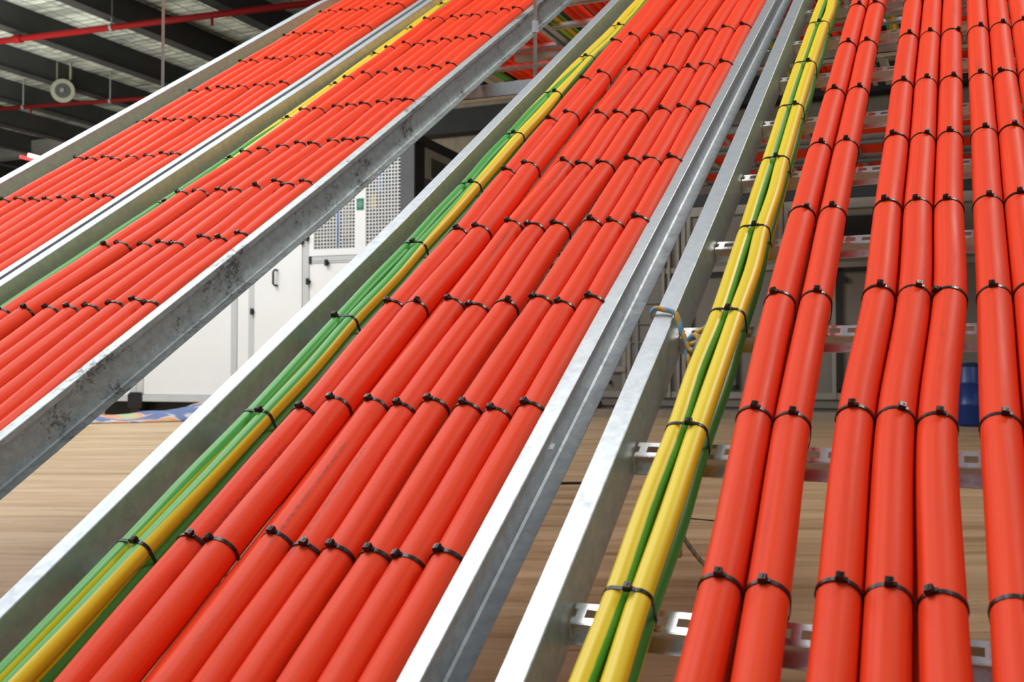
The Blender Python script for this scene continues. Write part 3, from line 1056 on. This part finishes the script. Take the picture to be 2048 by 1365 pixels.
def ahu():
    A = R(20)
    e = empty('air_handling_unit', (-2.36017, 10.8, 0), -A)
    tag(e, 'large white panelled cabinet with mesh windows and black latches at the left', 'cabinet')
    zb, zt = 0.155, 2.79
    MB().box(-2.35, 1.502, 0.03, 1.9, zb + 0.07, zt).obj('body', M_WHITE, e)
    # carcass behind the mesh is open: dark plant bay
    plate(e, -2.35, 1.50, zb, 0.227, M_GREYP, 'bottom_rail', 0.03, 0.05, 0.003)
    MB().box(-2.3, 1.45, 0.12, 1.8, 0.0, zb).obj('plinth', M_BLACK, e)
    for x in (-1.778, 0.30, 1.40):
        mb = MB()
        mb.box(x - 0.092, x + 0.092, -0.03, 0.03, 0.085, 0.236)
        mb.box(x - 0.075, x + 0.075, -0.025, 0.04, 0.236, 0.252)
        mb.box(x - 0.06, x + 0.06, -0.02, 0.08, 0.0, 0.085)
        mb.obj('foot', M_BLACK, e)
    for x0, x1 in ((-1.86, -1.69), (-0.587, -0.514), (-0.375, -0.303), (0.26, 0.336)):
        plate(e, x0, x1, 0.228, 2.78, M_GREYP, 'post', 0.012, 0.018, 0.003)
    plate(e, -1.779, -1.774, 0.252, 2.78, M_LINE, 'post_joint', -0.0062, 0.002)
    plate(e, -1.685, -0.59, 0.23, 2.78, M_WHITE, 'panel', 0.014, 0.014, 0.002)
    plate(e, -0.51, -0.378, 0.23, 2.78, M_WHITE, 'panel', 0.014, 0.014, 0.002)
    d = plate(e, -0.30, 0.257, 0.23, 1.95, M_WHITE, 'door', 0.010, 0.022, 0.003)
    mb = MB()
    mb.tube([(-0.03, -0.01, 1.510), (-0.035, -0.055, 1.508), (-0.045, -0.065, 1.490), (-0.045, -0.065, 1.368), (-0.035, -0.055, 1.352), (-0.03, -0.01, 1.350)], 0.011, 8)
    mb.obj('door_handle', M_BLACK, d)
    plate(e, 0.34, 1.50, 0.23, 1.56, M_WHITE, 'panel', 0.014, 0.014, 0.002)
    plate(e, 0.337, 1.50, 1.563, 1.634, M_GREYP, 'cross_rail', 0.010, 0.016, 0.002)
    plate(e, 0.337, 1.50, 1.583, 1.586, M_LINE, 'rail_joint', -0.0062, 0.002)
    plate(e, 0.337, 0.366, 1.563, 1.634, M_BLACK, 'end_cap', -0.006, 0.01)
    for x, z in ((-0.318, 1.089), (0.324, 1.82), (0.261, 1.79), (0.545, 1.562), (0.333, 1.38)):
        latch(e, x, z)
    # two mesh windows in white frames
    zm0, zm1 = 1.703, 2.70
    fr = MB()
    fr.box(0.34, 0.394, -0.012, 0.02, 1.637, 2.78)
    fr.box(0.856, 0.978, -0.012, 0.02, 1.637, 2.78)
    fr.box(0.394, 0.856, -0.012, 0.02, 1.637, zm0)
    fr.box(0.978, 1.357, -0.012, 0.02, 1.637, zm0)
    fr.box(0.394, 0.856, -0.012, 0.02, zm1, 2.78)
    fr.box(0.978, 1.357, -0.012, 0.02, zm1, 2.78)
    fr.obj('window_frame', M_WHITE, e)
    for x0, x1 in ((0.394, 0.856), (0.978, 1.357)):
        mb = MB()
        x = x0
        while x <= x1 + 1e-6:
            mb.box(x - 0.0055, x + 0.0055, -0.004, 0.002, zm0, zm1)
            x += (x1 - x0) / round((x1 - x0) / 0.0345)
        z = zm0
        while z <= zm1:
            mb.box(x0, x1, -0.004, 0.002, z - 0.0055, z + 0.0055)
            z += 0.0345
        mb.obj('wire_mesh', M_MESH, e)
    # what shows behind the mesh
    mb = MB().box(0.394, 0.98, 0.021, 0.028, zm0, zm1)
    mb.obj('bay_lining', M_STEELG, e)
    MB().box(0.98, 1.357, 0.021, 0.028, zm0, zm1).obj('bay_lining', M_DARKG, e)
    MB().tube([(0.664, 0.012, zm0), (0.664, 0.012, zm1)], 0.019, 10).obj('blue_pipe', M_BLUEP, e)
    MB().box(0.70, 0.80, 0.008, 0.02, zm0 + 0.12, zm1).obj('filter_sheet', M_BEIGEL, e)
    MB().box(0.42, 0.50, 0.008, 0.02, zm0 + 0.25, zm1).obj('filter_sheet', M_GREYP, e)
    MB().box(1.023, 1.084, 0.006, 0.018, 2.095, 2.232).obj('yellow_part', M_YEL, e)
    MB().box(1.10, 1.14, 0.006, 0.018, 2.25, 2.45).obj('blue_part', M_BLUEP, e)
    # green round-mark plate
    sg = MB().box(0.879, 0.955, -0.018, -0.012, 2.077, 2.191).obj('green_plate', M_GREEN, e)
    cx, cz = 0.917, 2.134
    mb = MB()
    for rr in (0.028, 0.014):
        mb.tube([(cx + rr * math.cos(t), -0.019, cz + rr * math.sin(t)) for t in np.linspace(0, 2 * math.pi, 25)], 0.0022, 6, cap=False)
    mb.tube([(cx, -0.018, cz), (cx, -0.021, cz)], 0.006, 10)
    mb.obj('ring_mark', M_SIGNW, sg)
    # dark end column and return wall
    plate(e, 1.357, 1.505, 0.23, 2.78, M_DARKG, 'end_column', 0.014, 0.03)
    MB().box(1.500, 1.512, 0.0, 0.20, 0.05, 2.80).obj('dark_end_post', M_BLACK, e)
    MB().box(1.502, 1.508, 0.20, 1.9, 0.15, 2.72).obj('side_panel', M_DARKG, e)
    MB().box(1.502, 1.53, 0.0, 1.9, 2.72, 2.80).obj('top_trim', M_STEEL, e)
    MB().box(1.508, 1.518, 0.235, 1.8, 2.40, 2.70).obj('vent_frame', M_BEIGEL, e)
    mb = MB()
    for k in range(36):
        mb.box(1.519, 1.523, 0.36 + k * 0.034, 0.372 + k * 0.034, 2.43, 2.62)
    for k in range(7):
        mb.box(1.519, 1.524, 0.36, 1.57, 2.43 + k * 0.03, 2.438 + k * 0.03)
    mb.obj('side_mesh', M_STEEL, e)


ahu()

# board ceiling and dark bulkhead beyond
mb = MB().box(-9.0, 3.5, 15.2, 15.5, 4.31, 4.69, Mroof)
tag(mb.obj('trim_1', M_STEEL), kind='structure')
mb = MB().box(-9.0, 3.5, 15.52, 20.0, 3.0, 4.31, Mroof)
mb.box(-9.0, 3.5, 15.2, 15.6, 4.695, 4.86, Mroof)
tag(mb.obj('wall_board', M_TAN), kind='structure')


# ------------------------------------------------------------------ right: row of beige cabinets
def cabinets():
    org = (2.207, 11.0, 0)
    # frames, x in metres along the row
    units = [(-2.2, -1.068, 'beige cabinet with pale shelf rail at the left end of the back row'),
             (-1.062, -0.41, 'beige cabinet with a joint grid, second from the left in the back row'),
             (-0.40, 0.60, 'beige cabinet with black door seal behind the earth cables, third in the back row'),
             (0.61, 1.66, 'beige cabinet with black square opening and hinged door seal in the back row'),
             (1.67, 2.9, 'plain beige cabinet at the right end of the back row')]
    for i, (x0, x1, lb) in enumerate(units):
        M_ = Matrix.Translation(org) @ Matrix.Rotation(-AZ, 4, 'Z') @ Matrix.Translation((x0, 0, 0))
        e = empty('equipment_cabinet')
        e.matrix_world = M_
        tag(e, lb, 'cabinet', 'cabinets in the back row')
        W = x1 - x0
        MB().box(0, W, 0.02, 0.9, 0.11, 2.20).obj('body', M_BEIGE, e)
        MB().box(0.02, W - 0.02, 0.05, 0.85, 0.0, 0.11).obj('plinth', M_STEELG, e)
        f = MB()
        f.box(0, 0.045, -0.01, 0.02, 0.20, 2.15)
        f.box(W - 0.045, W, -0.01, 0.02, 0.20, 2.15)
        f.box(0, W, -0.01, 0.02, 0.195, 0.26)
        f.box(0, W, -0.012, 0.02, 1.51, 1.57)
        f.box(0, W, -0.012, 0.02, 2.10, 2.20)
        bevel(f.obj('frame', M_BEIGEL, e), 0.004)
        MB().box(0, W, -0.02, 0.9, 2.205, 2.33).obj('shadow_gap', M_BLACK, e)  # black box standing in for the dark shadow gap above the cabinets
        if i == 0:
            MB().box(-0.1, W, -0.03, 0.0, 0.47, 0.53).obj('shelf_rail', M_BEIGEL, e)
            MB().box(W - 0.36, W - 0.35, -0.004, 0.02, 0.53, 1.40).obj('joint', M_LINE, e)
            MB().box(-0.2, 0.8, -0.04, 0.5, 0.0, 0.19).obj('dark_base', M_BLACK, e)
            latch(e, W - 0.18, 0.36, s=0.8)
            latch(e, W - 0.30, 0.14, s=0.8)
        if i == 1:
            mb = MB()
            mb.box(0.10, 0.13, -0.006, 0.02, 0.6, 1.5)
            for z in (0.78, 0.98, 1.2):
                mb.box(0.0, W, -0.004, 0.019, z, z + 0.012)
            mb.obj('joint', M_LINE, e)
            mb = MB()
            for x in (0.40, 0.46, 0.56):
                mb.box(x, x + 0.028, -0.03, 0.0, 0.2, 2.05)
            mb.obj('conduit', M_BEIGEL, e)
        if i == 2:
            s = MB()
            s.box(0.03, 0.545, -0.016, 0.0, 1.466, 1.503)
            s.box(0.508, 0.545, -0.016, 0.0, 0.29, 1.503)
            s.box(0.03, 0.545, -0.016, 0.0, 0.29, 0.335)
            s.box(0.03, 0.065, -0.016, 0.0, 0.29, 1.503)
            s.obj('door_seal', M_RUBBER, e)
            MB().box(0.06, 0.16, -0.02, 0.0, 0.60, 0.70).obj('catch', M_BLACK, e)
        if i == 3:
            s = MB()
            a = 1.126 - 0.61
            s.box(a, a + 0.045, -0.016, 0.0, 0.27, 1.51)
            s.box(a, a + 0.50, -0.016, 0.0, 1.466, 1.508)
            s.box(a, a + 0.50, -0.016, 0.0, 0.27, 0.31)
            s.box(a + 0.46, a + 0.50, -0.016, 0.0, 0.27, 1.51)
            for z in (1.36, 0.89, 0.30):
                s.box(a, a + 0.105, -0.018, 0.0, z, z + 0.05)
            s.obj('door_seal', M_RUBBER, e)
            MB().box(0.585, 0.90, -0.014, 0.0, 1.70, 2.02).obj('opening', M_RUBBER, e)
            MB().box(0.46, 0.50, -0.02, 0.0, 0.2, 2.1).obj('conduit', M_BEIGEL, e)
    # kerb
    k = MB()
    k.box(-2.4, 3.2, -0.35, -0.30, 0.0, 0.082)
    o = bpy.data.objects.new('timber_kerb', k.mesh('timber_kerb', M_TAN))
    C.objects.link(o)
    o.matrix_world = Matrix.Translation(org) @ Matrix.Rotation(-AZ, 4, 'Z')
    tag(o, 'low brown timber kerb on the floor in front of the back cabinets', 'kerb')


cabinets()

# blue drum
e = empty('plastic_drum', (4.02, 9.30, 0.0))
tag(e, 'dark blue plastic drum on the floor at the right, seen between two cables', 'drum')
prof = [(0.0, 0.10), (0.01, 0.115), (0.03, 0.125), (0.17, 0.128), (0.18, 0.134), (0.20, 0.134), (0.21, 0.128), (0.36, 0.128), (0.37, 0.134), (0.39, 0.134), (0.40, 0.128), (0.52, 0.124), (0.55, 0.10), (0.56, 0.0)]
MB().tube([(0, 0, z) for z, r in prof], [r + 0.001 for z, r in prof], 28).obj('shell', M_BLUE, e)
MB().tube([(0, 0, 0.525), (0, 0, 0.545)], 0.128, 28).obj('lid_ring', M_BLACK, e)

# ------------------------------------------------------------------ rug heap by the white cabinet
mb = MB()
NX, NY = 46, 14
base = len(mb.v)
pts0 = [(-5.3, 11.2), (-3.05, 10.3)]
for j in range(NY):
    for i in range(NX):
        fx, fy = i / (NX - 1), j / (NY - 1)
        x = -4.6 + 1.75 * fx + 0.05 * math.sin(9 * fy + 3 * fx)
        y = 9.30 + 1.0 * fx + 0.65 * fy + 0.05 * math.sin(7 * fx)
        edge = min(fy / 0.18, (1 - fy) / 0.2, fx / 0.05, (1 - fx) / 0.04, 1.0)
        z = 0.012 + edge * (0.055 + 0.035 * math.sin(8 * fx + 1.5 * fy) + 0.015 * math.sin(21 * fx - 5 * fy) + 0.07 * max(0, fx - 0.78) / 0.22 + 0.04 * fy)
        mb.v.append((x, y, max(z, 0.008)))
for j in range(NY - 1):
    for i in range(NX - 1):
        mb.f.append((j * NX + i, j * NX + i + 1, (j + 1) * NX + i + 1, (j + 1) * NX + i))
        mb.uv.append([(0, 0)] * 4)
        mb.sm.append(True)
o = mb.obj('floor_rug', M_RUG)
so = o.modifiers.new('thick', 'SOLIDIFY')
so.thickness = 0.008
tag(o, 'crumpled blue rug with orange and pale swirls lying before the white cabinet', 'rug')

# black cable with a joint, thin wire on the floor
e = empty('floor_cable', (0.10, 4.60, 0))
tag(e, 'short black cable with a knot-like joint lying on the plywood floor', 'cable')
MB().tube([(-0.4, -0.02, 0.006), (-0.1, 0.0, 0.006), (0.1, 0.01, 0.006), (0.20, 0.02, 0.006), (0.24, 0.022, 0.006)], 0.0055, 8).obj('lead', M_BLACK, e)
MB().tube([(0.028, 0.003, 0.009), (0.06, 0.006, 0.009)], 0.010, 10).obj('joint', M_BLACK, e)
o = MB().tube([(0.45, 3.40, 0.003), (0.52, 3.44, 0.006), (0.58, 3.48, 0.012), (0.64, 3.47, 0.008), (0.75, 3.42, 0.003)], 0.0022, 8).obj('floor_wire', M_BLACK)
tag(o, 'thin dark wire curling on the plywood floor right of the earth bundle', 'wire')

# ------------------------------------------------------------------ roof steel
pur = MB()
k = 0
PUR_U = [-25.06 + 1.62 * i for i in range(22)]
for i, x in enumerate(PUR_U):
    mb = MB()
    mb.box(x, x + 0.10, 9.0, 26.0, CE - 0.36, CE, Mroof)
    mb.box(x - 0.05, x + 0.15, 9.0, 26.0, CE - 0.37, CE - 0.36, Mroof)
    o = mb.obj('trim_%d' % (i + 2), M_STEEL)
    tag(o, kind='structure')
mb = MB()
mb.box(-26, 0, 16.6, 16.85, CE - 0.42, CE - 0.10, Mroof)
tag(mb.obj('trim_30', M_STEELG), kind='structure')
mb = MB()
mb.box(-26, -8, 22.1, 22.4, CE - 0.95, CE - 0.62, Mroof)
tag(mb.obj('trim_31', M_STEEL), kind='structure')
o = MB().tube([tuple(rot(-17.85, 20.6, CE - 0.4)), tuple(rot(-17.2, 22.2, CE - 0.9))], 0.045, 8).obj('roof_brace', M_STEEL)
tag(o, 'dark diagonal brace under the roof at far left', 'brace')
o = MB().box(-16.65, -16.52, 22.2, 22.3, CE - 0.64, CE - 0.38, Mroof).obj('roof_hanger', M_STEEL)
tag(o, 'short dark vertical hanger above the far roof beam', 'hanger')


def pipe(a, b, r, m, label, clamps):
    a, b = np.array(a), np.array(b)
    e = empty('sprinkler_pipe', tuple(a))
    tag(e, label, 'pipe', 'red sprinkler pipes')
    d = b - a
    MB().tube([(0, 0, 0), tuple(d)], r, 14).obj('pipe_run', m, e)
    for t, k in clamps:
        p = d * t
        dn = d / np.linalg.norm(d)
        if k == 'coupling':
            MB().tube([tuple(p - dn * 0.06), tuple(p + dn * 0.06)], r * 1.35, 14).obj('coupling', m, e)
        elif k == 'head':
            MB().tube([tuple(p), tuple(p - np.array([0, 0, r + 0.09]))], 0.018, 8).obj('sprinkler_head', m, e)
        else:
            mb = MB()
            mb.tube([tuple(p - dn * 0.02), tuple(p + dn * 0.02)], r * 1.15, 14)
            mb.tube([tuple(p + np.array([0, 0, r])), tuple(p + np.array([0, 0, CE - a[2]]))], 0.012, 6)
            mb.obj('pipe_hanger', M_STEELG, e)


pipe((-8.52, 14.95, 5.0), (0.9, 11.8, 5.0), 0.042, M_PIPE, 'thick red pipe under the roof, the nearer of two at top left', [(0.19, 'coupling'), (0.345, 'hanger'), (0.155, 'head'), (0.50, 'head')])
pipe((-10.43, 18.65, 5.0), (-2.9, 16.7, 5.0), 0.034, M_PIPE2, 'thinner dark red pipe farther under the roof at left', [(0.29, 'head'), (0.49, 'hanger'), (0.27, 'hanger')])
o = MB().tube([(-2.5, 9.9, 3.24), (5.0, 6.9, 3.24)], 0.035, 12).obj('sprinkler_pipe', M_PIPE2)
tag(o, 'dim red pipe crossing level behind the ladders at top centre', 'pipe', 'red sprinkler pipes')

# horn loudspeaker under the roof
e = empty('horn_loudspeaker', (-7.3, 17.1, 5.03))
tag(e, 'small pale horn loudspeaker hanging under the roof at top left', 'loudspeaker')
MB().tube([(0.0, 0.32, 0.0), (0.02, 0.12, -0.01), (0.03, 0.02, -0.02), (0.04, -0.06, -0.03)], [0.05, 0.08, 0.13, 0.19], 20).obj('horn', M_HORN, e)
MB().tube([(0.042, -0.07, -0.03), (0.043, -0.078, -0.03)], 0.12, 20).obj('throat', M_RUBBER, e)
MB().tube([(0.044, -0.078, -0.03), (0.045, -0.10, -0.03)], 0.035, 12).obj('centre_plug', M_HORN, e)
mb = MB()
mb.box(-0.10, -0.07, 0.0, 0.04, 0.1, 0.45)
mb.box(0.12, 0.15, 0.0, 0.04, 0.1, 0.45)
mb.box(-0.10, 0.15, 0.0, 0.04, 0.12, 0.16)
mb.obj('bracket', M_HORN, e)

# distant lit sign tubes
a = rot(-17.65, 16.0, 0)
e = empty('light_fitting', (-10.3, 22.0, 4.93))
tag(e, 'small red and white lit lamp far away at left edge', 'lamp')
MB().tube([(0.05, 0, 0.0), (0.62, 0.10, -0.14)], 0.035, 8).obj('red_tube', M_TUBER, e)
MB().tube([(0.22, 0, 0.035), (0.60, 0.10, -0.06)], 0.04, 8).obj('white_tube', M_TUBE, e)
